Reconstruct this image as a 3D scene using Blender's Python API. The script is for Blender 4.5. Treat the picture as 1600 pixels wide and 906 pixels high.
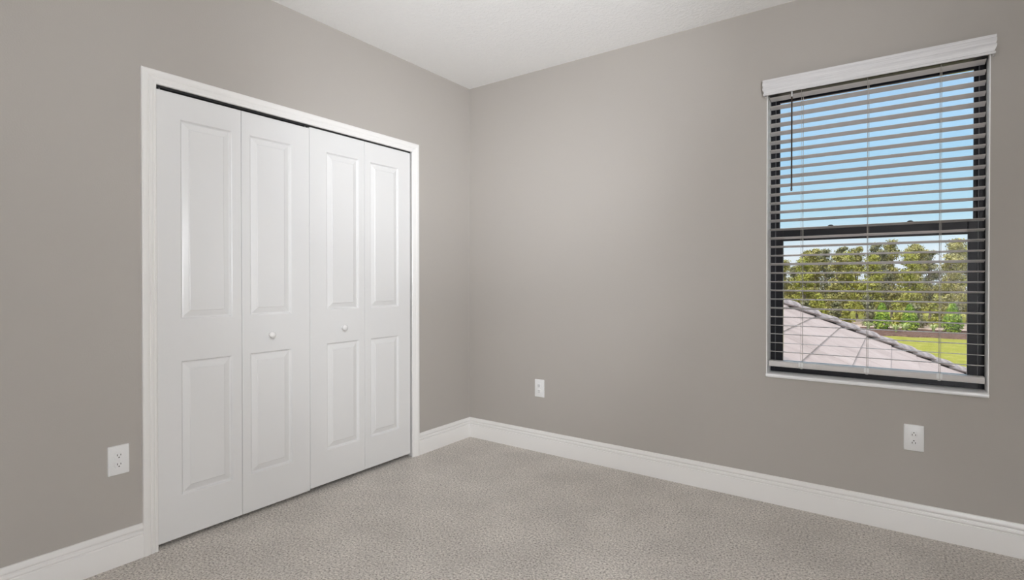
import bpy, bmesh, math, random
from mathutils import Vector, Matrix

random.seed(7)
for o in list(bpy.data.objects):
    bpy.data.objects.remove(o)
scene = bpy.context.scene
COL = scene.collection

# ------------------------------------------------------------------ camera
YAW, PITCH, ROLL = 2.19189964, -0.00706939, -0.00047417
CAM = Vector((2.72592514, -3.23307715, 1.23257557))
F = Vector((math.cos(YAW) * math.cos(PITCH), math.sin(YAW) * math.cos(PITCH), math.sin(PITCH)))
r0 = Vector((math.sin(YAW), -math.cos(YAW), 0.0))
u0 = r0.cross(F)
RV = math.cos(ROLL) * r0 + math.sin(ROLL) * u0
UV = -math.sin(ROLL) * r0 + math.cos(ROLL) * u0
cd = bpy.data.cameras.new('camera')
cam = bpy.data.objects.new('camera', cd)
COL.objects.link(cam)
cam.matrix_world = Matrix(((RV.x, UV.x, -F.x, CAM.x), (RV.y, UV.y, -F.y, CAM.y), (RV.z, UV.z, -F.z, CAM.z), (0, 0, 0, 1)))
cd.sensor_width = 36.0
cd.lens = 832.42 / 1600.0 * 36.0
cd.shift_y = -9.17 / 1600.0
cd.clip_start = 0.02
cd.clip_end = 500
scene.camera = cam

# ------------------------------------------------------------------ world, sun, exposure
scene.view_settings.view_transform = 'Standard'
scene.view_settings.look = 'None'
scene.view_settings.exposure = 0.0
scene.view_settings.gamma = 1.0
scene.view_settings.use_curve_mapping = False
scene.cycles.max_bounces = 14
scene.cycles.diffuse_bounces = 9
scene.cycles.transparent_max_bounces = 24
scene.cycles.sample_clamp_indirect = 6.0

FILL_COL = (0.962, 0.995, 1.055)  # colour of the added fill lights behind the viewer
FILL_DRUM_POWER = 116.0
FILL_UPLIGHT_POWER = (92.0, 235.0)
FILL_SPOT_POWER = (75.0, 210.0)
SUN_E = 2.3
SKY_STRENGTH = 1.0

world = bpy.data.worlds.new('sky')
scene.world = world
world.use_nodes = True
wn = world.node_tree
wn.nodes.clear()
wo = wn.nodes.new('ShaderNodeOutputWorld')
wb = wn.nodes.new('ShaderNodeBackground')
wr = wn.nodes.new('ShaderNodeValToRGB')
wt = wn.nodes.new('ShaderNodeTexCoord')
ws = wn.nodes.new('ShaderNodeSeparateXYZ')
wnz = wn.nodes.new('ShaderNodeTexNoise')
wnz.inputs['Scale'].default_value = 3.0
wnz.inputs['Detail'].default_value = 6.0
wm = wn.nodes.new('ShaderNodeMath'); wm.operation = 'MULTIPLY_ADD'
wm.inputs[1].default_value = 0.10
wn.links.new(wt.outputs['Generated'], ws.inputs[0])
wn.links.new(wt.outputs['Generated'], wnz.inputs['Vector'])
wn.links.new(wnz.outputs['Fac'], wm.inputs[0])
wn.links.new(ws.outputs['Z'], wm.inputs[2])
wn.links.new(wm.outputs[0], wr.inputs['Fac'])
wn.links.new(wr.outputs['Color'], wb.inputs['Color'])
wn.links.new(wb.outputs[0], wo.inputs['Surface'])
cr = wr.color_ramp
cr.elements[0].position = 0.0; cr.elements[0].color = (0.80, 0.86, 0.90, 1)
cr.elements[1].position = 1.0; cr.elements[1].color = (1.1, 1.12, 1.18, 1)
for pos, c in ((0.09, (0.82, 0.90, 0.97, 1)), (0.15, (0.50, 0.78, 0.95, 1)), (0.25, (0.42, 0.71, 0.97, 1)), (0.38, (0.44, 0.68, 0.98, 1)), (0.62, (1.0, 1.05, 1.13, 1))):
    e = cr.elements.new(pos); e.color = c
# upper sky above the view, brightened to light sill and jambs
wmr = wn.nodes.new('ShaderNodeMapRange'); wmr.interpolation_type = 'SMOOTHSTEP'
wmr.inputs['From Min'].default_value = 0.36; wmr.inputs['From Max'].default_value = 0.60
wmr.inputs['To Min'].default_value = SKY_STRENGTH; wmr.inputs['To Max'].default_value = SKY_STRENGTH * 1.5
wn.links.new(ws.outputs['Z'], wmr.inputs['Value'])
wn.links.new(wmr.outputs[0], wb.inputs['Strength'])

sd = bpy.data.lights.new('sun', 'SUN')
sd.energy = SUN_E
sd.color = (1.0, 0.96, 0.88)
sd.angle = 0.01
sun = bpy.data.objects.new('sun', sd)
COL.objects.link(sun)
sun.rotation_euler = Vector((-0.42, -0.62, 0.85)).to_track_quat('Z', 'Y').to_euler()

# ------------------------------------------------------------------ helpers
def tag(o, label=None, cat=None, group=None, kind=None):
    if label: o['label'] = label
    if cat: o['category'] = cat
    if group: o['group'] = group
    if kind: o['kind'] = kind
    return o

def empty(name, loc=(0, 0, 0)):
    o = bpy.data.objects.new(name, None)
    o.empty_display_size = 0.1
    o.location = loc
    COL.objects.link(o)
    return o

def build(name, bm, mats, parent=None, smooth=False, bevel=0.0, angle=40):
    bmesh.ops.recalc_face_normals(bm, faces=bm.faces)
    me = bpy.data.meshes.new(name)
    bm.to_mesh(me); bm.free()
    if not isinstance(mats, (list, tuple)): mats = [mats]
    for m in mats: me.materials.append(m)
    o = bpy.data.objects.new(name, me)
    COL.objects.link(o)
    if parent is not None:
        o.parent = parent
        o.matrix_parent_inverse = Matrix.Translation(parent_world(parent)).inverted()
    if smooth:
        for p in me.polygons: p.use_smooth = True
        me.set_sharp_from_angle(angle=math.radians(angle))
    if bevel > 0:
        b = o.modifiers.new('bevel', 'BEVEL')
        b.width = bevel; b.segments = 2; b.limit_method = 'ANGLE'; b.angle_limit = math.radians(40)
    return o

def parent_world(o):
    v = Vector(o.location)
    if o.parent is not None:
        return v if o.parent.type != 'EMPTY' else v
    return v

def box(bm, x0, x1, y0, y1, z0, z1, mi=0):
    vs = [bm.verts.new((x, y, z)) for x in (x0, x1) for y in (y0, y1) for z in (z0, z1)]
    for a, b, c, d in ((0, 1, 3, 2), (4, 6, 7, 5), (0, 4, 5, 1), (2, 3, 7, 6), (0, 2, 6, 4), (1, 5, 7, 3)):
        f = bm.faces.new((vs[a], vs[b], vs[c], vs[d])); f.material_index = mi
    return vs

def loft(bm, rings, closed_ring=True, cap=True, mi=0):
    """rings: list of lists of points, same length"""
    V = [[bm.verts.new(p) for p in r] for r in rings]
    n = len(V[0])
    for a, b in zip(V, V[1:]):
        for i in range(n if closed_ring else n - 1):
            j = (i + 1) % n
            f = bm.faces.new((a[i], a[j], b[j], b[i])); f.material_index = mi
    if cap and closed_ring:
        f = bm.faces.new(V[0]); f.material_index = mi
        f = bm.faces.new(list(reversed(V[-1]))); f.material_index = mi
    return V

def cyl(bm, p0, p1, r, seg=16, r1=None, mi=0):
    p0, p1 = Vector(p0), Vector(p1)
    d = (p1 - p0).normalized()
    a = d.orthogonal().normalized(); b = d.cross(a)
    r1 = r if r1 is None else r1
    rings = [[p + (a * math.cos(t) + b * math.sin(t)) * rr for t in [2 * math.pi * k / seg for k in range(seg)]] for p, rr in ((p0, r), (p1, r1))]
    loft(bm, rings, mi=mi)

def lathe(bm, origin, axis, prof, seg=24, mi=0):
    """prof: list of (distance along axis, radius)"""
    o = Vector(origin); d = Vector(axis).normalized()
    a = d.orthogonal().normalized(); b = d.cross(a)
    rings = [[o + d * h + (a * math.cos(t) + b * math.sin(t)) * max(rr, 1e-4) for t in [2 * math.pi * k / seg for k in range(seg)]] for h, rr in prof]
    loft(bm, rings, mi=mi)

# ------------------------------------------------------------------ materials
def mat(name, col, rough=0.5, metallic=0.0, spec=0.5):
    m = bpy.data.materials.new(name); m.use_nodes = True
    b = m.node_tree.nodes['Principled BSDF']
    b.inputs['Base Color'].default_value = (*col, 1)
    b.inputs['Roughness'].default_value = rough
    b.inputs['Metallic'].default_value = metallic
    b.inputs['Specular IOR Level'].default_value = spec
    return m

def nodes(m):
    nt = m.node_tree
    return nt, nt.nodes, nt.links, nt.nodes['Principled BSDF']

def add_noise_bump(m, scale, strength, dist=0.002, detail=3.0, lo=0.35, hi=0.65):
    nt, N, L, b = nodes(m)
    tc = N.new('ShaderNodeTexCoord')
    nz = N.new('ShaderNodeTexNoise'); nz.inputs['Scale'].default_value = scale; nz.inputs['Detail'].default_value = detail
    mr = N.new('ShaderNodeMapRange'); mr.inputs['From Min'].default_value = lo; mr.inputs['From Max'].default_value = hi
    bp = N.new('ShaderNodeBump'); bp.inputs['Strength'].default_value = strength; bp.inputs['Distance'].default_value = dist
    L.new(tc.outputs['Object'], nz.inputs['Vector']); L.new(nz.outputs['Fac'], mr.inputs['Value'])
    L.new(mr.outputs[0], bp.inputs['Height']); L.new(bp.outputs[0], b.inputs['Normal'])
    return bp

def colour_noise(m, scale, stops, detail=4.0, rough=0.6, stretch=None):
    nt, N, L, b = nodes(m)
    tc = N.new('ShaderNodeTexCoord')
    nz = N.new('ShaderNodeTexNoise'); nz.inputs['Scale'].default_value = scale; nz.inputs['Detail'].default_value = detail
    nz.inputs['Roughness'].default_value = rough
    r = N.new('ShaderNodeValToRGB')
    r.color_ramp.elements[0].position = stops[0][0]; r.color_ramp.elements[0].color = (*stops[0][1], 1)
    r.color_ramp.elements[1].position = stops[-1][0]; r.color_ramp.elements[1].color = (*stops[-1][1], 1)
    for p, c in stops[1:-1]:
        e = r.color_ramp.elements.new(p); e.color = (*c, 1)
    if stretch:
        mp = N.new('ShaderNodeMapping'); mp.inputs['Scale'].default_value = stretch
        L.new(tc.outputs['Object'], mp.inputs['Vector']); L.new(mp.outputs[0], nz.inputs['Vector'])
    else:
        L.new(tc.outputs['Object'], nz.inputs['Vector'])
    L.new(nz.outputs['Fac'], r.inputs['Fac']); L.new(r.outputs['Color'], b.inputs['Base Color'])
    return r

M = {}
M['wall'] = mat('greige_wall_paint', (0.435, 0.407, 0.373), 0.6, spec=0.3); add_noise_bump(M['wall'], 160, 0.12, 0.001)
M['ceiling'] = mat('white_textured_ceiling', (0.90, 0.895, 0.88), 0.9, spec=0.2); add_noise_bump(M['ceiling'], 55, 0.35, 0.004, 2.0, 0.45, 0.6)
M['trim'] = mat('white_trim_paint', (0.835, 0.82, 0.795), 0.32)
M['door'] = mat('white_door_paint', (0.76, 0.756, 0.745), 0.25); add_noise_bump(M['door'], 9, 0.02, 0.004, 1.0)
M['knob'] = mat('white_knob', (0.80, 0.79, 0.77), 0.25)
M['plastic'] = mat('white_plastic', (0.82, 0.82, 0.81), 0.3)
M['slot'] = mat('outlet_slot', (0.02, 0.018, 0.016), 0.6)
M['black'] = mat('black_window_frame', (0.010, 0.010, 0.014), 0.42, spec=0.3)
M['blackgroove'] = mat('dark_gasket', (0.10, 0.10, 0.11), 0.5)
M['slat'] = mat('white_slat', (0.78, 0.76, 0.73), 0.4); colour_noise(M['slat'], 6, ((0.3, (0.60, 0.575, 0.56)), (0.7, (0.70, 0.675, 0.655))), stretch=(1, 30, 30))
M['valance'] = mat('white_grained_valance', (0.75, 0.745, 0.74), 0.42); colour_noise(M['valance'], 5, ((0.35, (0.66, 0.65, 0.655)), (0.65, (0.78, 0.775, 0.775))), stretch=(1.2, 20, 60))
M['cord'] = mat('ladder_cord', (0.55, 0.52, 0.48), 0.8)
M['wand'] = mat('dark_wand', (0.045, 0.032, 0.026), 0.25)
M['headrail'] = mat('headrail_shaded', (0.05, 0.045, 0.04), 0.4)  # pale headrail, the shade under the valance is put into its colour
M['sill'] = mat('white_marble_sill', (0.93, 0.935, 0.935), 0.15)
M['jamb'] = mat('white_jamb_paint', (0.93, 0.93, 0.92), 0.5)
M['track'] = mat('dark_steel_track', (0.03, 0.03, 0.03), 0.4)
M['steel'] = mat('steel_pin', (0.6, 0.6, 0.6), 0.3, 1.0)
M['closet'] = mat('closet_wall_paint', (0.35, 0.33, 0.30), 0.8)
M['stucco'] = mat('exterior_stucco', (0.62, 0.56, 0.47), 0.9); add_noise_bump(M['stucco'], 40, 0.4, 0.01)

# carpet: noise flecks, shade between the pile tufts painted into the dark ones
def carpet():
    m = mat('greige_carpet', (0.45, 0.41, 0.37), 0.95, spec=0.08)
    nt, N, L, b = nodes(m)
    tc = N.new('ShaderNodeTexCoord')
    def noise(scale, detail, rough=0.6):
        n = N.new('ShaderNodeTexNoise'); n.inputs['Scale'].default_value = scale
        n.inputs['Detail'].default_value = detail; n.inputs['Roughness'].default_value = rough
        L.new(tc.outputs['Object'], n.inputs['Vector']); return n
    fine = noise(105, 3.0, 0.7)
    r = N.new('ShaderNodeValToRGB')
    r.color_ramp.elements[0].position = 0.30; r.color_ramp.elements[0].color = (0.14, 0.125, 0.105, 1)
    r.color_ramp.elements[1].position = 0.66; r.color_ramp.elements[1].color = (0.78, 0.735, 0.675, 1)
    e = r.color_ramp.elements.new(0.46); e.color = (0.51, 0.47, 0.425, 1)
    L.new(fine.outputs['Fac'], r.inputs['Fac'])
    big = noise(3.2, 4.0)
    r2 = N.new('ShaderNodeMapRange'); r2.inputs['From Min'].default_value = 0.35; r2.inputs['From Max'].default_value = 0.65
    r2.inputs['To Min'].default_value = 1.0; r2.inputs['To Max'].default_value = 1.16
    L.new(big.outputs['Fac'], r2.inputs['Value'])
    mx = N.new('ShaderNodeVectorMath'); mx.operation = 'SCALE'
    L.new(r.outputs['Color'], mx.inputs[0]); L.new(r2.outputs[0], mx.inputs['Scale'])
    L.new(mx.outputs[0], b.inputs['Base Color'])
    vo = N.new('ShaderNodeTexVoronoi'); vo.inputs['Scale'].default_value = 170
    L.new(tc.outputs['Object'], vo.inputs['Vector'])
    mid = noise(28, 3.0)
    ad = N.new('ShaderNodeMath'); ad.operation = 'MULTIPLY_ADD'; ad.inputs[1].default_value = -0.8
    L.new(vo.outputs['Distance'], ad.inputs[0]); L.new(fine.outputs['Fac'], ad.inputs[2])
    ad2 = N.new('ShaderNodeMath'); ad2.operation = 'MULTIPLY_ADD'; ad2.inputs[1].default_value = 1.2
    L.new(mid.outputs['Fac'], ad2.inputs[0]); L.new(ad.outputs[0], ad2.inputs[2])
    bp = N.new('ShaderNodeBump'); bp.inputs['Strength'].default_value = 0.7; bp.inputs['Distance'].default_value = 0.006
    L.new(ad2.outputs[0], bp.inputs['Height']); L.new(bp.outputs[0], b.inputs['Normal'])
    b.inputs['Sheen Weight'].default_value = 0.15
    return m
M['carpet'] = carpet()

def glass():
    m = bpy.data.materials.new('window_glass'); m.use_nodes = True
    nt = m.node_tree; nt.nodes.clear()
    o = nt.nodes.new('ShaderNodeOutputMaterial'); mx = nt.nodes.new('ShaderNodeMixShader')
    t = nt.nodes.new('ShaderNodeBsdfTransparent'); g = nt.nodes.new('ShaderNodeBsdfGlossy')
    t.inputs['Color'].default_value = (0.985, 0.99, 0.985, 1); g.inputs['Roughness'].default_value = 0.02
    fr = nt.nodes.new('ShaderNodeFresnel'); fr.inputs['IOR'].default_value = 1.35
    nt.links.new(fr.outputs[0], mx.inputs[0]); nt.links.new(t.outputs[0], mx.inputs[1]); nt.links.new(g.outputs[0], mx.inputs[2])
    nt.links.new(mx.outputs[0], o.inputs['Surface'])
    return m
M['glass'] = glass()

# ------------------------------------------------------------------ room shell
RX, RY, H = 3.60, -3.80, 2.74        # room spans x 0..RX, y RY..0
T = 0.17                             # window wall thickness
OY0, OY1, OZ = -2.207, -0.623, 2.126 # closet opening
WX0, WX1, WZ0, WZ1 = 2.156, 3.078, 0.716, 2.285   # window opening

def struct(name, bm, m, label, cat, parent=None, **k):
    o = build(name, bm, m, parent, **k)
    if parent is None: tag(o, label, cat, kind='structure')
    return o

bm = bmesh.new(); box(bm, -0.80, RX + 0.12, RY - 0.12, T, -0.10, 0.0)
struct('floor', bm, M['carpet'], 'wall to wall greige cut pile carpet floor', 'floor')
bm = bmesh.new(); box(bm, -0.80, RX + 0.12, RY - 0.12, T, H, H + 0.15)
struct('ceiling', bm, M['ceiling'], 'white textured ceiling meeting both greige walls', 'ceiling')

def wall_with_hole(bm, axis, a0, a1, t0, t1, z0, z1, h):
    """wall along `axis` from a0..a1, thickness t0..t1, one hole (h0,h1,hz0,hz1)"""
    h0, h1, hz0, hz1 = h
    def q(b0, b1, c0, c1):
        if b1 - b0 < 1e-5 or c1 - c0 < 1e-5: return
        if axis == 'x': box(bm, b0, b1, t0, t1, c0, c1)
        else: box(bm, t0, t1, b0, b1, c0, c1)
    q(a0, h0, z0, z1); q(h1, a1, z0, z1); q(h0, h1, z0, hz0); q(h0, h1, hz1, z1)

bm = bmesh.new(); wall_with_hole(bm, 'y', RY - 0.12, 0.0, -0.12, 0.0, 0.0, H, (OY0 - 0.006, OY1 + 0.022, 0.0, OZ + 0.008))
struct('wall_left', bm, M['wall'], 'greige wall with the white bifold closet doors in it', 'wall')
bm = bmesh.new(); wall_with_hole(bm, 'x', -0.12, RX + 0.12, 0.0, T, 0.0, H, (WX0 - 0.004, WX1 + 0.004, WZ0 - 0.004, WZ1 + 0.004))
struct('wall_back', bm, M['wall'], 'greige wall with the window and blind in it', 'wall')
bm = bmesh.new(); box(bm, RX, RX + 0.12, RY - 0.12, 0.0, 0.0, H)
struct('wall_right', bm, M['wall'], 'greige wall at the right side of the room', 'wall')
bm = bmesh.new(); box(bm, 0.0, RX, RY - 0.12, RY, 0.0, H)
struct('wall_front', bm, M['wall'], 'greige wall behind the viewer', 'wall')
# closet behind the doors
bm = bmesh.new()
box(bm, -0.80, -0.72, -2.6, -0.25, 0, H); box(bm, -0.72, -0.12, -2.6, -2.5, 0, H); box(bm, -0.72, -0.12, -0.35, -0.25, 0, H)
struct('wall_closet', bm, M['closet'], 'closet interior walls behind the bifold doors', 'wall')

# baseboards -------------------------------------------------------
BBP = [(0.0, 0.0), (0.0155, 0.0), (0.0155, 0.097), (0.0150, 0.0985), (0.0105, 0.0995), (0.0090, 0.102), (0.0115, 0.105), (0.0140, 0.108),
       (0.0138, 0.114), (0.0120, 0.118), (0.0075, 0.1195), (0.0065, 0.1225), (0.0100, 0.1255), (0.0125, 0.130), (0.0120, 0.138), (0.0090, 0.145), (0.0070, 0.1505), (0.0, 0.1515)]
def baseboard(name, path, inward, label):
    """path: polyline of xy points on the wall plane; offset mitred by per-vertex inward vector"""
    bm = bmesh.new()
    rings = [[(p[0] + n[0] * d, p[1] + n[1] * d, z) for d, z in BBP] for p, n in zip(path, inward)]
    loft(bm, rings)
    return struct(name, bm, M['trim'], label, 'baseboard', smooth=True, angle=30)
CW = 0.061
CO0, CO1, COZ = OY0 - CW + 0.003, OY1 + CW - 0.003, OZ + CW - 0.003
baseboard('baseboard_left', [(0, RY), (0, CO0)], [(1, 0), (1, 0)], 'white baseboard left of the closet under the outlet')
baseboard('baseboard_corner', [(0, CO1), (0, 0)], [(1, 0), (1, -1)], 'short white baseboard between closet casing and room corner').name = 'baseboard_middle'
baseboard('baseboard_back', [(0, 0), (RX, 0)], [(1, -1), (0, -1)], 'long white baseboard under the window wall')
baseboard('baseboard_right', [(RX, 0), (RX, RY)], [(-1, -1), (-1, 1)], 'white baseboard on the right wall')

# closet casing ----------------------------------------------------
CP = [(0.0, 0.0), (0.0, 0.010), (0.003, 0.0125), (0.010, 0.013), (0.012, 0.0095), (0.015, 0.0110), (0.024, 0.0150), (0.028, 0.0150), (0.030, 0.0115), (0.033, 0.0135),
      (0.044, 0.0180), (0.050, 0.0185), (0.056, 0.0180), (CW, 0.0150), (CW, 0.0)]   # (outward from opening edge, thickness)
bm = bmesh.new()
oa, ob, oz = OY0 + 0.003, OY1 - 0.003, OZ - 0.003
rings = []
for (y, sy, z, sz) in ((oa, -1, 0.0, 0), (oa, -1, oz, 1), (ob, 1, oz, 1), (ob, 1, 0.0, 0)):
    rings.append([(t, y + sy * w, z + sz * w) for w, t in CP])
loft(bm, rings)
struct('trim_1', bm, M['trim'], 'white moulded casing around the closet opening', 'door casing', smooth=True, angle=25)
# jamb liner of the closet opening
bm = bmesh.new()
box(bm, -0.12, 0.0, OY0 - 0.006, OY0, 0, OZ + 0.008); box(bm, -0.12, -0.001, OY1 + 0.016, OY1 + 0.022, 0, OZ + 0.008); box(bm, -0.12, 0.0, OY0, OY1, OZ + 0.002, OZ + 0.008)
struct('trim_2', bm, M['trim'], 'white jamb lining inside the closet opening', 'door jamb')
# bifold track
bm = bmesh.new()
box(bm, -0.045, -0.012, OY0 + 0.002, OY1 - 0.002, OZ - 0.003, OZ + 0.0015); box(bm, -0.045, -0.042, OY0 + 0.002, OY1 - 0.002, OZ - 0.016, OZ - 0.003); box(bm, -0.015, -0.012, OY0 + 0.002, OY1 - 0.002, OZ - 0.010, OZ - 0.003)
struct('trim_3', bm, M['track'], 'dark bifold door track above the closet doors', 'track')

# ------------------------------------------------------------------ bifold doors
LT = 0.034
def leaf_mesh(y0, y1, z0, z1, py0, py1, pz):
    """slab, front at x=-0.004, with two moulded raised panels"""
    XF = -0.004
    bm = bmesh.new()
    ys = [y0, py0, py1, y1]; zs = [z0, pz[0][0], pz[0][1], pz[1][0], pz[1][1], z1]
    g = [[bm.verts.new((XF, y, z)) for z in zs] for y in ys]
    for i in range(3):
        for j in range(5):
            if i == 1 and j in (1, 3):
                # (inset, depth)
                prof = [(0.0, 0.0), (0.0025, -0.0012), (0.0055, -0.0075), (0.0085, -0.0112), (0.0125, -0.0120), (0.0155, -0.0108),
                        (0.0370, -0.0040), (0.0385, -0.0040), (0.0405, -0.0012), (0.0430, -0.0006)]
                prev = [g[1][j], g[2][j], g[2][j + 1], g[1][j + 1]]
                a, b = zs[j], zs[j + 1]
                for ins, dep in prof[1:]:
                    cur = [bm.verts.new((XF + dep, y, z)) for y, z in ((py0 + ins, a + ins), (py1 - ins, a + ins), (py1 - ins, b - ins), (py0 + ins, b - ins))]
                    for k in range(4):
                        bm.faces.new((prev[k], prev[(k + 1) % 4], cur[(k + 1) % 4], cur[k]))
                    prev = cur
                bm.faces.new(prev)
            else:
                bm.faces.new((g[i][j], g[i + 1][j], g[i + 1][j + 1], g[i][j + 1]))
    # back and rim
    XB = XF - LT
    outer = [g[i][0] for i in range(4)] + [g[3][j] for j in range(1, 6)] + [g[i][5] for i in (2, 1, 0)] + [g[0][j] for j in (4, 3, 2, 1)]
    back = [bm.verts.new((XB, v.co.y, v.co.z)) for v in outer]
    n = len(outer)
    for k in range(n):
        bm.faces.new((outer[k], outer[(k + 1) % n], back[(k + 1) % n], back[k]))
    bm.faces.new(back)
    return bm

def closet_door(name, ymin, ymax, zb, zt, dz, knob_y, left, label):
    root = empty(name, (0, ymin if left else ymax, zb))
    tag(root, label, 'closet door', kind='structure')
    mid = (ymin + ymax) / 2
    g = 0.0012
    pz = ((0.217 + dz, 0.853 + dz), (1.049 + dz, 1.991 + dz * 0.3))
    if left: pans = [(mid - 0.289, mid - 0.048), (mid + 0.044, mid + 0.279)]
    else: pans = [(mid - 0.279, mid - 0.044), (mid + 0.046, mid + 0.287)]
    leaves = []
    for k, (a, b) in enumerate(((ymin, mid - g), (mid + g, ymax))):
        bmx = leaf_mesh(a, b, zb, zt, pans[k][0], pans[k][1], pz)
        leaves.append(build('door_leaf', bmx, M['door'], root, bevel=0.0012))
    # hinges on the back at the fold
    for hz in (0.3, 1.05, 1.8):
        bm = bmesh.new(); box(bm, -0.042, -0.0382, mid - 0.022, mid + 0.022, hz - 0.035, hz + 0.035); cyl(bm, (-0.043, mid, hz - 0.035), (-0.043, mid, hz + 0.035), 0.004, 10)
        build('hinge', bm, M['steel'], root)
    bm = bmesh.new()
    lathe(bm, (-0.005, knob_y, 0.942 + dz * 0.6), (1, 0, 0), [(0, 0.0085), (0.004, 0.0085), (0.008, 0.0070), (0.013, 0.0072), (0.018, 0.0110), (0.023, 0.0158), (0.029, 0.0172), (0.034, 0.0160), (0.038, 0.0115), (0.040, 0.0050), (0.0404, 0.0)], 28)
    build('knob', bm, M['knob'], leaves[1 if left else 0], smooth=True, angle=60)
    for py in ((ymin + 0.022, ymax - 0.016) if left else (ymin + 0.05, ymax - 0.02)):
        bm = bmesh.new(); cyl(bm, (-0.021, py, zt - 0.004), (-0.021, py, OZ - 0.004), 0.004, 10)
        build('pivot_pin', bm, M['steel'], root)
    return root

DM = -1.4175
closet_door('door_1', -2.2030, DM - 0.0012, 0.022, 2.106, 0.0, -1.660, True, 'left pair of white four panel bifold closet leaves with a round knob')
closet_door('door_2', DM + 0.0012, -0.6355, 0.029, 2.114, 0.007, -1.195, False, 'right pair of white bifold closet leaves nearest the room corner')

# ------------------------------------------------------------------ window
win = empty('window_1', ((WX0 + WX1) / 2, 0.10, WZ0))
tag(win, 'black framed single hung window behind the white slatted blind', 'window', kind='structure')
FY = 0.105
# white reveal lining
bm = bmesh.new()
box(bm, WX0 - 0.004, WX0, 0.0, T, WZ0, WZ1); box(bm, WX1, WX1 + 0.004, 0.0, T, WZ0, WZ1); box(bm, WX0 - 0.004, WX1 + 0.004, 0.0, T, WZ1, WZ1 + 0.004)
build('window_reveal', bm, M['jamb'], win)
# sill
bm = bmesh.new()
sp = [(T, 0.0), (T, -0.020), (-0.006, -0.020), (-0.0125, -0.018), (-0.015, -0.0125), (-0.015, -0.0060), (-0.0125, -0.0015), (-0.006, 0.0)]
loft(bm, [[(x, y, WZ0 + z) for y, z in sp] for x in (WX0 - 0.0035, WX1 + 0.0035)])
build('window_sill', bm, M['sill'], win, smooth=True, angle=50)

def frame(bm, x0, x1, z0, z1, y0, y1, wl, wr, wb, wt):
    box(bm, x0, x0 + wl, y0, y1, z0, z1); box(bm, x1 - wr, x1, y0, y1, z0, z1)
    box(bm, x0 + wl, x1 - wr, y0, y1, z0, z0 + wb); box(bm, x0 + wl, x1 - wr, y0, y1, z1 - wt, z1)
bm = bmesh.new(); frame(bm, WX0, WX1, WZ0, WZ1, FY, T, 0.022, 0.022, 0.030, 0.024)
build('window_frame', bm, M['black'], win, bevel=0.0015)
MZ0, MZ1 = 1.446, 1.516
# upper sash (outer plane)
us = bmesh.new(); frame(us, WX0 + 0.022, WX1 - 0.022, MZ0 + 0.012, WZ1 - 0.024, 0.142, 0.164, 0.018, 0.018, 0.048, 0.016)
us = build('upper_sash', us, M['black'], win, bevel=0.0015)
bm = bmesh.new(); box(bm, WX0 + 0.041, WX1 - 0.041, 0.151, 0.155, MZ0 + 0.061, WZ1 - 0.041)
build('pane', bm, M['glass'], us)
ls = bmesh.new(); frame(ls, WX0 + 0.022, WX1 - 0.022, WZ0 + 0.030, MZ1, 0.112, 0.138, 0.040, 0.040, 0.032, 0.062)
ls = build('lower_sash', ls, M['black'], win, bevel=0.002)
bm = bmesh.new(); box(bm, WX0 + 0.063, WX1 - 0.063, 0.123, 0.127, WZ0 + 0.063, MZ1 - 0.063)
build('pane', bm, M['glass'], ls)
bm = bmesh.new()
for x in (WX0 + 0.0222, WX1 - 0.0265): box(bm, x, x + 0.004, 0.1085, 0.1118, WZ0 + 0.031, WZ1 - 0.03)
build('balance_track', bm, M['blackgroove'], win)
for lx in (2.449, 2.794):
    bm = bmesh.new()
    box(bm, lx - 0.036, lx + 0.036, 0.114, 0.136, MZ1, MZ1 + 0.007)
    lathe(bm, (lx, 0.122, MZ1 + 0.007), (0, 0, 1), [(0, 0.014), (0.006, 0.013), (0.010, 0.008), (0.011, 0.0)], 18)
    box(bm, lx - 0.008, lx + 0.030, 0.112, 0.119, MZ1 + 0.005, MZ1 + 0.011)
    build('sash_lock', bm, M['black'], ls, bevel=0.001)

# ------------------------------------------------------------------ blind
blind = empty('window_blind', ((WX0 + WX1) / 2, 0.0, WZ1))
tag(blind, 'open white horizontal slat blind with dark tilt wand hanging in the window', 'window blind')
BX0, BX1 = WX0 + 0.006, WX1 - 0.008
BYC = 0.050
# valance: profiled board with mitred returns
VP = [(0.000, 0.000), (0.006, 0.000), (0.0075, 0.004), (0.0070, 0.009), (0.0045, 0.012), (0.0055, 0.020), (0.0095, 0.030), (0.0105, 0.038), (0.0080, 0.045), (0.0085, 0.049),
      (0.0100, 0.056), (0.0100, 0.068), (0.0085, 0.072), (0.0095, 0.077), (0.0090, 0.084), (0.000, 0.084)]   # outwards, height (0 = bottom edge)
VX0, VX1, VZ, VY = 2.150, 3.085, 2.244, -0.036
bm = bmesh.new()
def vring(px, py, nx, ny):
    return [(px + nx * d * 1.25, py + ny * d * 1.2, VZ + h) for d, h in VP]
loft(bm, [vring(VX0, -0.0005, -1, 0), vring(VX0, VY, -1, -1), vring(VX1, VY, 1, -1), vring(VX1, -0.0005, 1, 0)])
# inner side of the board is closed by the loft; it is a hollow three sided box
build('valance', bm, M['valance'], blind, smooth=True, angle=35)
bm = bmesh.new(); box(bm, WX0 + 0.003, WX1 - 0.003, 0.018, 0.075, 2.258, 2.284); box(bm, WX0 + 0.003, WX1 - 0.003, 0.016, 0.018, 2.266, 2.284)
build('headrail', bm, M['headrail'], blind, bevel=0.0015)

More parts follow.
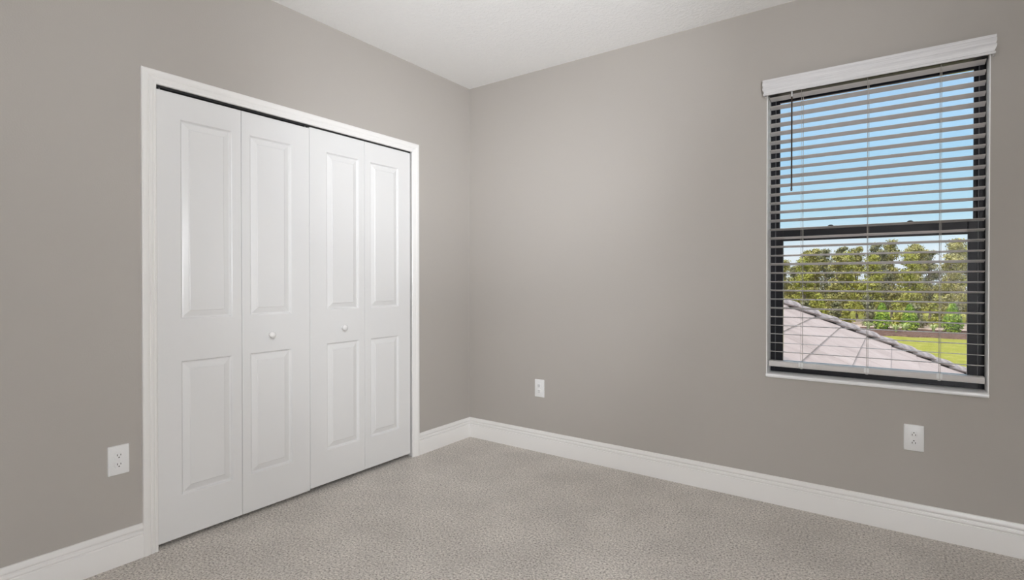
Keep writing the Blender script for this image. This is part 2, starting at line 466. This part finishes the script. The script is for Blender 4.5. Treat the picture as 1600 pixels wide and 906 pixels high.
def slat_bm(x0, x1, w=0.055, th=0.0028):
    bm = bmesh.new(); n = 8; top = []; bot = []
    for k in range(n + 1):
        s = -1 + 2 * k / n
        zc = 0.0012 * (1 - s * s)
        y = s * w / 2
        e = th / 2 * (1 - 0.55 * abs(s) ** 6)
        top.append((y, zc + e)); bot.append((y, zc - e))
    ring = top + bot[::-1]
    loft(bm, [[(x, y, z) for y, z in ring] for x in (x0, x1)])
    return bm
XC = (BX0 + BX1) / 2
proto = None
NS = 30
Z_TOP, Z_BOT = 2.243, 0.8345
rs = random.Random(3)
for k in range(NS):
    z = Z_TOP + (Z_BOT - Z_TOP) * k / (NS - 1)
    if proto is None:
        proto = build('slat', slat_bm(BX0 - XC, BX1 - XC), M['slat'], smooth=True, angle=50)
        o = proto
    else:
        o = proto.copy(); COL.objects.link(o)
    o.parent = blind
    o.matrix_parent_inverse = Matrix.Translation(blind.location).inverted()
    o.location = (XC, BYC, z + rs.uniform(-0.0008, 0.0008))
    tilt = 7.8 + rs.uniform(-1.2, 1.2) + (2.5 if k % 5 == 4 else 0)
    o.rotation_euler = (-math.radians(tilt), 0, rs.uniform(-0.0006, 0.0006))
bm = bmesh.new()
br = [(-0.026, 0.006), (-0.029, 0.012), (-0.029, 0.030), (-0.024, 0.0345), (0.024, 0.0345), (0.029, 0.030), (0.029, 0.010), (0.024, 0.004), (-0.022, 0.004)]
loft(bm, [[(x, BYC + y, 0.7495 + z) for y, z in br] for x in (BX0, BX1)])
build('bottom_rail', bm, M['slat'], blind, smooth=True, angle=30)
CXS = (2.320, 2.617, 2.907)
for cx in CXS:
    bm = bmesh.new()
    for yy in (BYC - 0.031, BYC + 0.031):
        cyl(bm, (cx, yy, 0.755), (cx, yy, 2.262), 0.0009, 6)
    cyl(bm, (cx + 0.006, BYC, 0.780), (cx + 0.006, BYC, 2.262), 0.0008, 6)
    for k in range(NS):
        z = Z_TOP + (Z_BOT - Z_TOP) * k / (NS - 1) - 0.004
        cyl(bm, (cx, BYC - 0.031, z + 0.004), (cx, BYC + 0.031, z - 0.005), 0.0005, 4)
    build('ladder_cord', bm, M['cord'], blind)
    bm = bmesh.new(); lathe(bm, (cx, BYC, 0.7535), (0, 0, -1), [(0, 0.008), (0.003, 0.008), (0.005, 0.005), (0.0055, 0.0)], 14)
    build('cord_button', bm, M['plastic'], blind)
    bm = bmesh.new(); box(bm, cx - 0.011, cx + 0.011, BYC - 0.0302, BYC - 0.0290, 0.762, 0.786)
    build('cord_clip', bm, M['plastic'], blind)
bm = bmesh.new()
cyl(bm, (2.275, 0.006, 2.232), (2.275, 0.004, 1.724), 0.0042, 6)
lathe(bm, (2.275, 0.004, 1.735), (0, 0, -1), [(0, 0.0045), (0.012, 0.0052), (0.018, 0.004), (0.019, 0.0)], 10)
build('tilt_wand', bm, M['wand'], blind)
bm = bmesh.new(); cyl(bm, (2.275, 0.018, 2.266), (2.275, 0.006, 2.255), 0.0022, 8); cyl(bm, (2.275, 0.006, 2.256), (2.275, 0.006, 2.228), 0.0045, 10)
build('wand_hook', bm, M['plastic'], blind)

# ------------------------------------------------------------------ outlets
def outlet(loc, nrm, flip, label):
    """plate centre loc on wall; nrm 'x' (left wall) or 'y' (window wall)"""
    root = empty('wall_outlet', loc)
    tag(root, label, 'outlet')
    L0 = Vector(loc)
    def P(a, b, c):      # a: sideways, b: out of the wall, c: up
        return (L0.x + b, L0.y + a, L0.z + c) if nrm == 'x' else (L0.x + a, L0.y - b, L0.z + c)
    def ring(w, h, b, r=0.004, seg=4, cz=0.0):
        pts = []
        for sx, sz, a0 in ((1, 1, 0), (-1, 1, 90), (-1, -1, 180), (1, -1, 270)):
            for k in range(seg + 1):
                t = math.radians(a0 + 90 * k / seg)
                pts.append(P(sx * (w - r) + r * math.cos(t), b, cz + sz * (h - r) + r * math.sin(t)))
        return pts
    bm = bmesh.new()
    loft(bm, [ring(0.0398, 0.0632, 0.0), ring(0.0398, 0.0632, 0.0018), ring(0.0385, 0.0619, 0.0048), ring(0.0360, 0.0594, 0.0062)])
    build('cover_plate', bm, M['plastic'], root, smooth=True, angle=35)
    for s in (1, -1):
        cz = s * 0.0195
        bm = bmesh.new()
        def oval(k, b):
            pts = []
            for q in range(32):
                t = 2 * math.pi * q / 32
                pts.append(P(0.0172 * k * math.cos(t), b, cz + max(-0.0138, min(0.0138, 0.0172 * math.sin(t))) * k))
            return pts
        loft(bm, [oval(1.08, 0.0060), oval(1.08, 0.0063), oval(1.03, 0.0063), oval(1.0, 0.0084), oval(0.95, 0.0088)])
        rc = build('receptacle', bm, M['plastic'], root, smooth=True, angle=35)
        f = -1 if flip else 1
        bm = bmesh.new()
        def sl(a, c, w, h):
            p0 = P(a - w, 0.0086, cz + c - h); p1 = P(a + w, 0.0091, cz + c + h)
            box(bm, min(p0[0], p1[0]), max(p0[0], p1[0]), min(p0[1], p1[1]), max(p0[1], p1[1]), p0[2], p1[2])
        sl(-0.0064, 0.0035 * f, 0.0012, 0.0042); sl(0.0064, 0.0035 * f, 0.0012, 0.0036)
        a = P(0, 0.0086, cz - 0.0068 * f); b = P(0, 0.0091, cz - 0.0068 * f)
        cyl(bm, a, b, 0.0026, 14)
        build('slots', bm, M['slot'], rc)
    bm = bmesh.new(); cyl(bm, P(0, 0.0060, 0), P(0, 0.0070, 0), 0.0028, 14, 0.0022)
    build('screw', bm, M['plastic'], root)
    return root
outlet((0.0, -2.3535, 0.4565), 'x', False, 'white duplex outlet on the wall left of the closet doors')
outlet((0.6575, 0.0, 0.4560), 'y', False, 'white duplex outlet low on the wall between room corner and window, farthest away')
outlet((2.8100, 0.0, 0.4680), 'y', True, 'white duplex outlet set upside down below the window')

# ------------------------------------------------------------------ unseen fill lights, added behind the viewer to even out the room
em = bpy.data.materials.new('fill_emission'); em.use_nodes = True
nt = em.node_tree; nt.nodes.clear()
eo = nt.nodes.new('ShaderNodeOutputMaterial'); ee = nt.nodes.new('ShaderNodeEmission')
nt.links.new(ee.outputs[0], eo.inputs['Surface'])
ee.inputs['Color'].default_value = (*FILL_COL, 1)
FR, FH = 0.11, 0.26
ee.inputs['Strength'].default_value = FILL_DRUM_POWER / (math.pi * (2 * math.pi * FR * FH + 2 * math.pi * FR * FR))
TX, TY = 3.46, -3.62
tor = empty('fill_lamp', (TX, TY, 0))  # added glowing drum, fills in light from behind the viewer
tag(tor, 'added fill light, glowing white drum on a pole in the corner behind the viewer', 'fill light')
bm = bmesh.new(); lathe(bm, (TX, TY, 0), (0, 0, 1), [(0, 0.12), (0.015, 0.12), (0.025, 0.09), (0.03, 0.02)], 28)
build('base', bm, M['steel'], tor, smooth=True)
bm = bmesh.new(); cyl(bm, (TX, TY, 0.03), (TX, TY, 1.165), 0.012, 14)
build('pole', bm, M['steel'], tor, smooth=True)
bm = bmesh.new(); lathe(bm, (TX, TY, 1.16), (0, 0, 1), [(0, 0.02), (0.0, FR), (FH, FR), (FH, 0.02)], 40)
build('fill_drum', bm, em, tor, smooth=True, angle=60)

def fill_head(P0, dr, parent, power, ang):
    bm = bmesh.new(); lathe(bm, P0 - dr * 0.06, dr, [(0, 0.02), (0.0, 0.065), (0.06, 0.075), (0.10, 0.080), (0.10, 0.076), (0.04, 0.070), (0.02, 0.02)], 28)
    build('fill_head', bm, M['trim'], parent, smooth=True, angle=60)
    sl = bpy.data.lights.new('fill_spot', 'SPOT'); sl.energy = power; sl.color = FILL_COL
    sl.spot_size = math.radians(ang); sl.spot_blend = 1.0; sl.shadow_soft_size = 0.06
    so = bpy.data.objects.new('fill_spot', sl); COL.objects.link(so); so.location = P0 + dr * 0.06
    so.rotation_euler = (-dr).to_track_quat('Z', 'Y').to_euler()
UX, UY = 3.47, -3.08
upl = empty('fill_lamp', (UX, UY, 0))  # added uplights, stand in for light bounced off the ceiling
tag(upl, 'added two headed fill uplight behind the viewer, heads aimed at the ceiling', 'fill light')
bm = bmesh.new(); lathe(bm, (UX, UY, 0), (0, 0, 1), [(0, 0.12), (0.015, 0.12), (0.025, 0.09), (0.03, 0.02)], 28)
build('base', bm, M['steel'], upl, smooth=True)
bm = bmesh.new(); cyl(bm, (UX, UY, 0.03), (UX, UY, 1.58), 0.012, 14)
build('pole', bm, M['steel'], upl, smooth=True)
for z, off, tgt, pw, ang in ((1.60, (0, 0), (1.4, -1.4, 2.74), FILL_UPLIGHT_POWER[0], 100), (1.30, (-0.10, 0.03), (0.3, -0.3, 2.74), FILL_UPLIGHT_POWER[1], 50)):
    P0 = Vector((UX + off[0], UY + off[1], z))
    fill_head(P0, (Vector(tgt) - P0).normalized(), upl, pw, ang)
for (sx, sy, tgt, ang, pw, lb) in ((3.30, -3.58, (0.2, -0.2, 0.5), 60, FILL_SPOT_POWER[0], 'added white fill light under the ceiling behind the viewer aimed low at the far corner'),
                                   (3.46, -3.42, (0.1, -0.3, 1.2), 45, FILL_SPOT_POWER[1], 'added white fill light under the ceiling behind the viewer aimed at the closet side of the far corner')):
    P0 = Vector((sx, sy, 2.45)); dr = (Vector(tgt) - P0).normalized()
    sp_ = empty('ceiling_fill_spot', (sx, sy, H))  # added spots, brighten the far corner from out of view
    tag(sp_, lb, 'spotlight')
    bm = bmesh.new(); lathe(bm, (sx, sy, H), (0, 0, -1), [(0, 0.05), (0.02, 0.05), (0.022, 0.012), (0.26, 0.012)], 20)
    build('stem', bm, M['trim'], sp_, smooth=True)
    fill_head(P0, dr, sp_, pw, ang)

# ------------------------------------------------------------------ outside: ground
GZ = -3.20
M['lawn'] = mat('lawn_grass', (0.3, 0.35, 0.08), 0.9, spec=0.1)
colour_noise(M['lawn'], 1.6, ((0.3, (0.23, 0.25, 0.04)), (0.5, (0.34, 0.335, 0.06)), (0.7, (0.46, 0.42, 0.13))), 8.0, 0.75); add_noise_bump(M['lawn'], 6, 0.6, 0.1, 5)
M['mulch'] = mat('brown_mulch', (0.16, 0.09, 0.07), 0.95, spec=0.05)
colour_noise(M['mulch'], 5, ((0.3, (0.09, 0.05, 0.04)), (0.7, (0.30, 0.19, 0.15))), 6.0, 0.7); add_noise_bump(M['mulch'], 12, 0.8, 0.08, 4)
M['sand'] = mat('pale_sandy_soil', (0.62, 0.50, 0.40), 0.95, spec=0.05)
colour_noise(M['sand'], 0.8, ((0.3, (0.55, 0.42, 0.34)), (0.7, (0.72, 0.58, 0.50))), 6.0)
bm = bmesh.new(); box(bm, -150, 150, 0.5, 260, GZ - 0.4, GZ)
struct('lawn', bm, M['lawn'], 'sunlit yellow green lawn beyond the roof', 'lawn')
def strip(name, m, y0, y1, h, label, cat, wob):
    bm = bmesh.new(); rg = random.Random(5); rings = []
    n = 90
    for k in range(n + 1):
        x = -45 + 90 * k / n
        a = y0 + rg.uniform(-wob, wob); b = y1 + rg.uniform(-wob, wob)
        rings.append([(x, a, GZ - 0.05), (x, a + 0.3, GZ + h), (x, b - 0.3, GZ + h), (x, b, GZ - 0.05)])
    loft(bm, rings)
    return struct(name, bm, m, label, cat)
strip('mulch_bed', M['mulch'], 48.5, 56.5, 0.10, 'reddish brown mulch bed along the far edge of the lawn', 'mulch bed', 0.35)
strip('sandy_path', M['sand'], 56.2, 67.0, 0.13, 'pale sandy strip behind the mulch bed', 'path', 0.3)

# ------------------------------------------------------------------ outside: lower roof
S = 0.5
def zr(x): return 1.5456 - S * x                    # main slope, falls towards +x
HC = 4.41                                           # hip line y = x + HC
M['tile'] = mat('pinkish_grey_roof_tile', (0.5, 0.44, 0.45), 0.85, spec=0.2)
colour_noise(M['tile'], 2.2, ((0.3, (0.38, 0.31, 0.29)), (0.5, (0.47, 0.385, 0.365)), (0.7, (0.53, 0.45, 0.43))), 8.0, 0.7); add_noise_bump(M['tile'], 60, 0.3, 0.004)
M['tile_cap'] = mat('grey_hip_tile', (0.42, 0.38, 0.40), 0.85, spec=0.2)
colour_noise(M['tile_cap'], 5, ((0.35, (0.17, 0.15, 0.15)), (0.5, (0.38, 0.33, 0.33)), (0.65, (0.50, 0.43, 0.42))), 6.0, 0.7)
roof = empty('lower_roof', (2.0, 5.0, GZ))
tag(roof, 'pinkish grey tiled lower roof with a hip just outside the window', 'roof')
XE = 5.7
C = 0.315; X0C = 2.726 - 0.02
nlo = int(math.floor((-2.2 - X0C) / C))
bm = bmesh.new()
TH = 0.022; GAP = 0.0035; TW = 0.42
k = nlo
while X0C + k * C < XE:
    xa, xb = X0C + k * C, X0C + (k + 1) * C          # course: uphill edge xa, butt at xb
    off = (k % 2) * TW / 2
    y = 0.20 - off
    while y < xb + HC:
        ya = max(y + GAP / 2, 0.20); yb = y + TW - GAP / 2
        yb_a = min(yb, xa + HC); yb_b = min(yb, xb + HC)
        if yb_b - ya > 0.02:
            yb_a = max(yb_a, ya + 0.001)
            j = random.uniform(-0.0015, 0.0015)
            z0, z1 = zr(xa), zr(xb)
            pts = [(xa - 0.03, ya, z0 + 0.004 + S * 0.03), (xa - 0.03, yb_a, z0 + 0.004 + S * 0.03), (xb, yb_b, z1 + TH + j), (xb, ya, z1 + TH + j)]
            low = [(p[0], p[1], p[2] - 0.022) for p in pts]
            loft(bm, [low, pts])
        y += TW
    k += 1
build('roof_tiles', bm, M['tile'], roof)
# far slope and body under the tiles
bm = bmesh.new()
A = (-2.2, 0.19, zr(-2.2)); B = (XE, 0.19, zr(XE)); Cc = (XE, XE + HC, zr(XE)); D = (-2.2, -2.2 + HC, zr(-2.2)); E2 = (-2.2, XE + HC, zr(XE))
va = [bm.verts.new(p) for p in (A, B, Cc, D, E2)]
vb = [bm.verts.new((p[0], p[1], zr(XE) - 0.18)) for p in (A, B, Cc, D, E2)]
bm.faces.new((va[0], va[1], va[2], va[3])); bm.faces.new((va[3], va[2], va[4]))
for a, b in ((0, 1), (1, 2), (2, 4), (4, 3), (3, 0)):
    bm.faces.new((va[a], va[b], vb[b], vb[a]))
bm.faces.new((vb[0], vb[3], vb[4], vb[2], vb[1]))
build('roof_deck', bm, M['tile'], roof)
# hip caps
hd = Vector((1, 1, -S)).normalized(); side = Vector((1, -1, 0)).normalized(); up = side.cross(hd).normalized()
if up.z < 0: up = -up
st = Vector((-1.9, -1.9 + HC, zr(-1.9)))
CL = 0.36
cap0 = None
tot = int((Vector((XE, XE + HC, zr(XE))) - st).length / CL)
for k in range(tot):
    base = st + hd * (k * CL)
    if cap0 is None:
        bm = bmesh.new(); rings = []
        for s, lift, w in ((0.0, 0.020, 0.125), (CL + 0.05, 0.058, 0.155)):
            prof = []
            for q in range(9):
                t = math.pi * q / 8
                prof.append((w * math.cos(t), 0.055 * math.sin(t) + lift - 0.03 * abs(math.cos(t))))
            inner = [(a * 0.82, b - 0.020) for a, b in reversed(prof)]
            rings.append([hd * s + side * a + up * b for a, b in prof + inner])
        loft(bm, rings)
        o = build('hip_cap', bm, M['tile_cap'], None, smooth=True, angle=40); cap0 = o
    else:
        o = cap0.copy(); COL.objects.link(o)
    o.parent = roof; o.matrix_parent_inverse = Matrix.Translation(roof.location).inverted()
    o.location = base
# storey under the roof and under the room
bm = bmesh.new(); box(bm, -2.0, XE - 0.5, 0.19, XE + HC - 0.5, GZ, zr(XE) - 0.18)
struct('wall_lower_storey', bm, M['stucco'], 'stucco wall of the storey below the roof', 'wall')
bm = bmesh.new(); box(bm, -0.8, RX + 0.12, RY - 0.12, T, GZ, -0.12)
struct('wall_house_base', bm, M['stucco'], 'stucco storey below the room', 'wall')

# ------------------------------------------------------------------ outside: plants
def leaf_mat(name, a, b, c):
    m = mat(name, b, 0.6, spec=0.25)
    colour_noise(m, 2.2, ((0.36, a), (0.5, b), (0.62, c)), 6.0, 0.8)
    nt, N, L, bs = nodes(m)
    return m
LM = [leaf_mat('olive_leaves', (0.10, 0.105, 0.02), (0.32, 0.29, 0.075), (0.60, 0.53, 0.24)),
      leaf_mat('yellow_green_leaves', (0.13, 0.15, 0.02), (0.37, 0.37, 0.06), (0.62, 0.56, 0.18)),
      leaf_mat('dark_grey_green_leaves', (0.06, 0.075, 0.03), (0.21, 0.205, 0.10), (0.44, 0.40, 0.22))]
SM = leaf_mat('bright_green_shrub_leaves', (0.05, 0.11, 0.01), (0.19, 0.31, 0.025), (0.46, 0.52, 0.08))
GM = leaf_mat('pale_strap_leaves', (0.25, 0.35, 0.08), (0.48, 0.56, 0.20), (0.70, 0.72, 0.42))
BK = mat('bark', (0.20, 0.15, 0.11), 0.9); colour_noise(BK, 6, ((0.3, (0.12, 0.09, 0.07)), (0.7, (0.34, 0.28, 0.22))))

def leaf_quad(bm, c, n, size, rg):
    a = n.orthogonal().normalized(); b = n.cross(a)
    t = rg.uniform(0, 6.28); a2 = a * math.cos(t) + b * math.sin(t); b2 = n.cross(a2)
    l, w = size, size * 0.5
    v = [bm.verts.new(c + p) for p in (-a2 * l, -a2 * 0.2 * l + b2 * w, a2 * l + n * 0.15 * l, -a2 * 0.2 * l - b2 * w)]
    bm.faces.new(v)

def crown_mesh(name, seed, h, w, n, size, m, z0=0.9, lobes=11):
    rg = random.Random(seed); bm = bmesh.new()
    L = []
    for k in range(lobes):
        f = k / (lobes - 1)
        z = z0 + (h - z0) * (0.10 + 0.84 * f)
        wr = w * (0.50 + 0.50 * math.sin(math.pi * min(0.96, 0.22 + 0.70 * f)))
        ang = rg.uniform(0, 6.28); rr = wr * rg.uniform(0.15, 0.6) * (1 - 0.4 * f)
        L.append((Vector((math.cos(ang) * rr, math.sin(ang) * rr, z)), rg.uniform(0.5, 0.85) * w * (0.62 - 0.20 * f), rg.uniform(0.55, 0.9) * 0.85))
    for k in range(n):
        c, r, zz = rg.choice(L)
        d = Vector((rg.gauss(0, 1), rg.gauss(0, 1), rg.gauss(0, 1))).normalized()
        p = c + Vector((d.x, d.y, d.z * zz)) * r * min(1.45, abs(rg.gauss(0.8, 0.3)))
        nn = (d + Vector((rg.gauss(0, .5), rg.gauss(0, .5), rg.gauss(0, .5) + 0.4))).normalized()
        leaf_quad(bm, p, nn, size * rg.uniform(0.6, 1.35), rg)
    me = bpy.data.meshes.new(name); bm.to_mesh(me); bm.free(); me.materials.append(m)
    return me, L

def trunk_mesh(seed, L, h):
    rg = random.Random(seed); bm = bmesh.new()
    def seg(a, b, r0, r1): cyl(bm, a, b, r0, 8, r1)
    prev = Vector((0, 0, 0)); r = 0.15
    for k in range(6):
        nx = Vector((rg.uniform(-.15, .15), rg.uniform(-.15, .15), h * 0.8 * (k + 1) / 6))
        seg(prev, nx, r, r * 0.8); prev = nx; r *= 0.8
    for c, rr, _ in L:
        seg(Vector((0, 0, max(0.4, c.z - 1.0 - 0.3 * rr))), c, 0.06, 0.02)
    me = bpy.data.meshes.new('trunk'); bm.to_mesh(me); bm.free(); me.materials.append(BK)
    return me

TV = []
for v in range(5):
    cm, L = crown_mesh('crown', 20 + v, 7.2, 1.70, 5200, 0.105, LM[(0, 1, 2, 0, 1)[v]], z0=0.7, lobes=17)
    TV.append((cm, trunk_mesh(60 + v, L, 7.2)))

def plant(root_name, loc, parts, rot, scl):
    root = empty(root_name, loc)
    root.rotation_euler = (0, 0, rot); root.scale = scl
    for nm, me in parts:
        o = bpy.data.objects.new(nm, me); COL.objects.link(o); o.parent = root
    return root

def at(px, D, z=GZ):
    """point at distance D in front of the window wall's viewer, in the direction seen at picture column px"""
    return (2.726 + (-0.152 + (px - 1223) * 0.000832) * D, D - 3.233, z)

rg = random.Random(11)
HUE = ['olive', 'yellow green', 'grey green']
# picture column, distance, height, variant, place
ROWS = [
 (64.5, (1206, 1262, 1318, 1374, 1430, 1486, 1542), (6.4, 7.0, 7.2, 7.1, 7.3, 7.0, 7.0), (2, 1, 0, 1, 1, 0, 2), 'nearest row of the tree line'),
 (69.0, (1226, 1280, 1334, 1388, 1442, 1496, 1550), (6.9, 8.1, 7.7, 7.8, 8.1, 8.7, 8.0), (0, 0, 1, 2, 0, 0, 1), 'middle row of the tree line'),
 (73.5, (1245, 1297, 1350, 1404, 1458, 1510, 1562), (6.4, 8.3, 8.5, 9.1, 7.8, 8.6, 8.2), (2, 2, 0, 0, 2, 1, 0), 'back row of the tree line'),
]
PLACES = [['behind the left window stile', 'near the left ladder cord', 'left of the middle ladder cord', 'behind the leftmost pointed shrub', 'behind the middle pointed shrub', 'behind the rightmost pointed shrub', 'beyond the right window stile'],
          ['at the left edge of the lower pane', 'just right of the left ladder cord', 'just left of the middle ladder cord', 'above the leftmost pointed shrub', 'right of the middle pointed shrub', 'at the right edge of the pane', 'hidden by the right jamb'],
          ['left of the left ladder cord', 'between left and middle cords', 'right behind the middle cord', 'standing tallest between middle and right cords', 'at the right ladder cord', 'behind the right stile', 'farthest right']]
ROWS.append((80.0, (1212, 1268, 1324, 1380, 1436, 1492, 1548), (7.6, 8.6, 8.9, 9.3, 8.9, 9.0, 9.4), (2, 0, 2, 2, 0, 2, 0), 'farthest row of the tree line'))
PLACES.append(['closest to the left window stile', 'at the left ladder cord', 'filling in left of the middle cord', 'above the leftmost pointed shrub', 'right above the middle pointed shrub', 'above the rightmost pointed shrub', 'outside the pane on the right'])
rg = random.Random(11)
for (D, cols, hs, vs, rowname), pl in zip(ROWS, PLACES):
    for px, hh, v, p in zip(cols, hs, vs, pl):
        cands = {0: (0, 3), 1: (1, 4), 2: (2,)}[v]
        cm, tm = TV[rg.choice(cands)]
        s = hh / 7.2
        t = plant('tree', at(px, D + rg.uniform(-0.4, 0.4)), (('crown', cm), ('trunk', tm)), rg.uniform(0, 6.28), (1.08 if D > 78 else 1, 1.08 if D > 78 else 1, s))
        tag(t, HUE[v] + ' tree ' + p + ', ' + rowname, 'tree', 'trees along the far edge of the lawn')

# undergrowth between the trunks
um, _ = crown_mesh('foliage', 91, 2.6, 1.0, 1000, 0.13, LM[2], z0=0.1, lobes=9)
um2, _ = crown_mesh('foliage', 92, 2.6, 1.0, 1000, 0.13, LM[1], z0=0.1, lobes=9)
UL = ['left edge of the lower pane', 'roof hip at far left', 'left ladder cord', 'second tree left of the middle cord', 'roof hip left of the middle cord', 'middle ladder cord',
      'leftmost pointed shrub', 'gap between left and middle pointed shrubs', 'middle pointed shrub', 'right ladder cord', 'rightmost pointed shrub', 'right window stile']
for k, (px, lb) in enumerate(zip((1215, 1240, 1264, 1288, 1313, 1338, 1368, 1408, 1440, 1466, 1490, 1518), UL)):
    u = plant('bush', at(px, 60.4 + (k % 2) * 1.7), (('foliage', (um, um2)[k % 2]),), rg.uniform(0, 6.28), (1, 1, rg.uniform(0.85, 1.25)))
    tag(u, ('dark grey green' if k % 2 == 0 else 'yellow green') + ' bush under the trees at the ' + lb, 'bush', 'undergrowth bushes below the trees')

def shrub_mesh(seed, h, w, n):
    r2 = random.Random(seed); bm = bmesh.new()
    for k in range(n):
        f = r2.random() ** 0.8
        z = h * (0.03 + 0.97 * f)
        rad = w * (math.sin(math.pi * min(1, 0.18 + 0.82 * (1 - f)) * 0.5) ** 1.2) * (1.0 if f > 0.12 else 0.75)
        a = r2.uniform(0, 6.28); q = r2.uniform(0.55, 1.1)
        d = Vector((math.cos(a), math.sin(a), 0))
        p = d * rad * q + Vector((0, 0, z))
        leaf_quad(bm, p, (d + Vector((r2.gauss(0, .4), r2.gauss(0, .4), 0.5 + r2.gauss(0, .3)))).normalized(), 0.085 * r2.uniform(0.7, 1.4), r2)
    me = bpy.data.meshes.new('foliage'); bm.to_mesh(me); bm.free(); me.materials.append(SM); return me
shm = shrub_mesh(3, 2.35, 0.72, 2200)
bm = bmesh.new(); cyl(bm, (0, 0, 0), (0, 0, 1.9), 0.05, 8, 0.02); stem = bpy.data.meshes.new('stem'); bm.to_mesh(stem); bm.free(); stem.materials.append(BK)
for px, s, lb in ((1389, 1.0, 'bright green pointed shrub in the mulch bed, leftmost of three'), (1430, 0.97, 'bright green pointed shrub in the mulch bed, middle one of three'),
                  (1490, 1.05, 'bright green pointed shrub in the mulch bed, rightmost near the window stile')):
    s_ = plant('pointed_shrub', at(px, 58.0), (('foliage', shm), ('stem', stem)), rg.uniform(0, 6), (s, s, s))
    tag(s_, lb, 'shrub', 'pointed shrubs in the mulch bed')
def clump_mesh(seed):
    r2 = random.Random(seed); bm = bmesh.new()
    for k in range(90):
        a = r2.uniform(0, 6.28); l = r2.uniform(0.6, 1.1); d = Vector((math.cos(a), math.sin(a), 0)); s = Vector((-d.y, d.x, 0)) * 0.025
        pts = [Vector((0, 0, 0)) + d * 0.08, d * 0.25 * l + Vector((0, 0, 0.6 * l)), d * 0.55 * l + Vector((0, 0, 0.75 * l)), d * 0.8 * l + Vector((0, 0, 0.55 * l))]
        vs = [(bm.verts.new(p - s * w), bm.verts.new(p + s * w)) for p, w in zip(pts, (1, 1.2, 0.9, 0.1))]
        for u, v in zip(vs, vs[1:]): bm.faces.new((u[0], u[1], v[1], v[0]))
    me = bpy.data.meshes.new('blades'); bm.to_mesh(me); bm.free(); me.materials.append(GM); return me
clm = clump_mesh(8)
for px, D, lb in ((1368, 56.5, 'pale green strap leaf clump left of the leftmost pointed shrub'), (1410, 54.8, 'pale green strap leaf clump between left and middle pointed shrubs'),
                  (1423, 56.6, 'pale green strap leaf clump at the foot of the middle pointed shrub'), (1464, 57.0, 'pale green strap leaf clump between middle and rightmost pointed shrubs')):
    c = plant('grass_clump', at(px, D), (('blades', clm),), rg.uniform(0, 6), (0.6, 0.6, 0.9))
    tag(c, lb, 'ornamental grass', 'strap leaf clumps in the mulch bed')
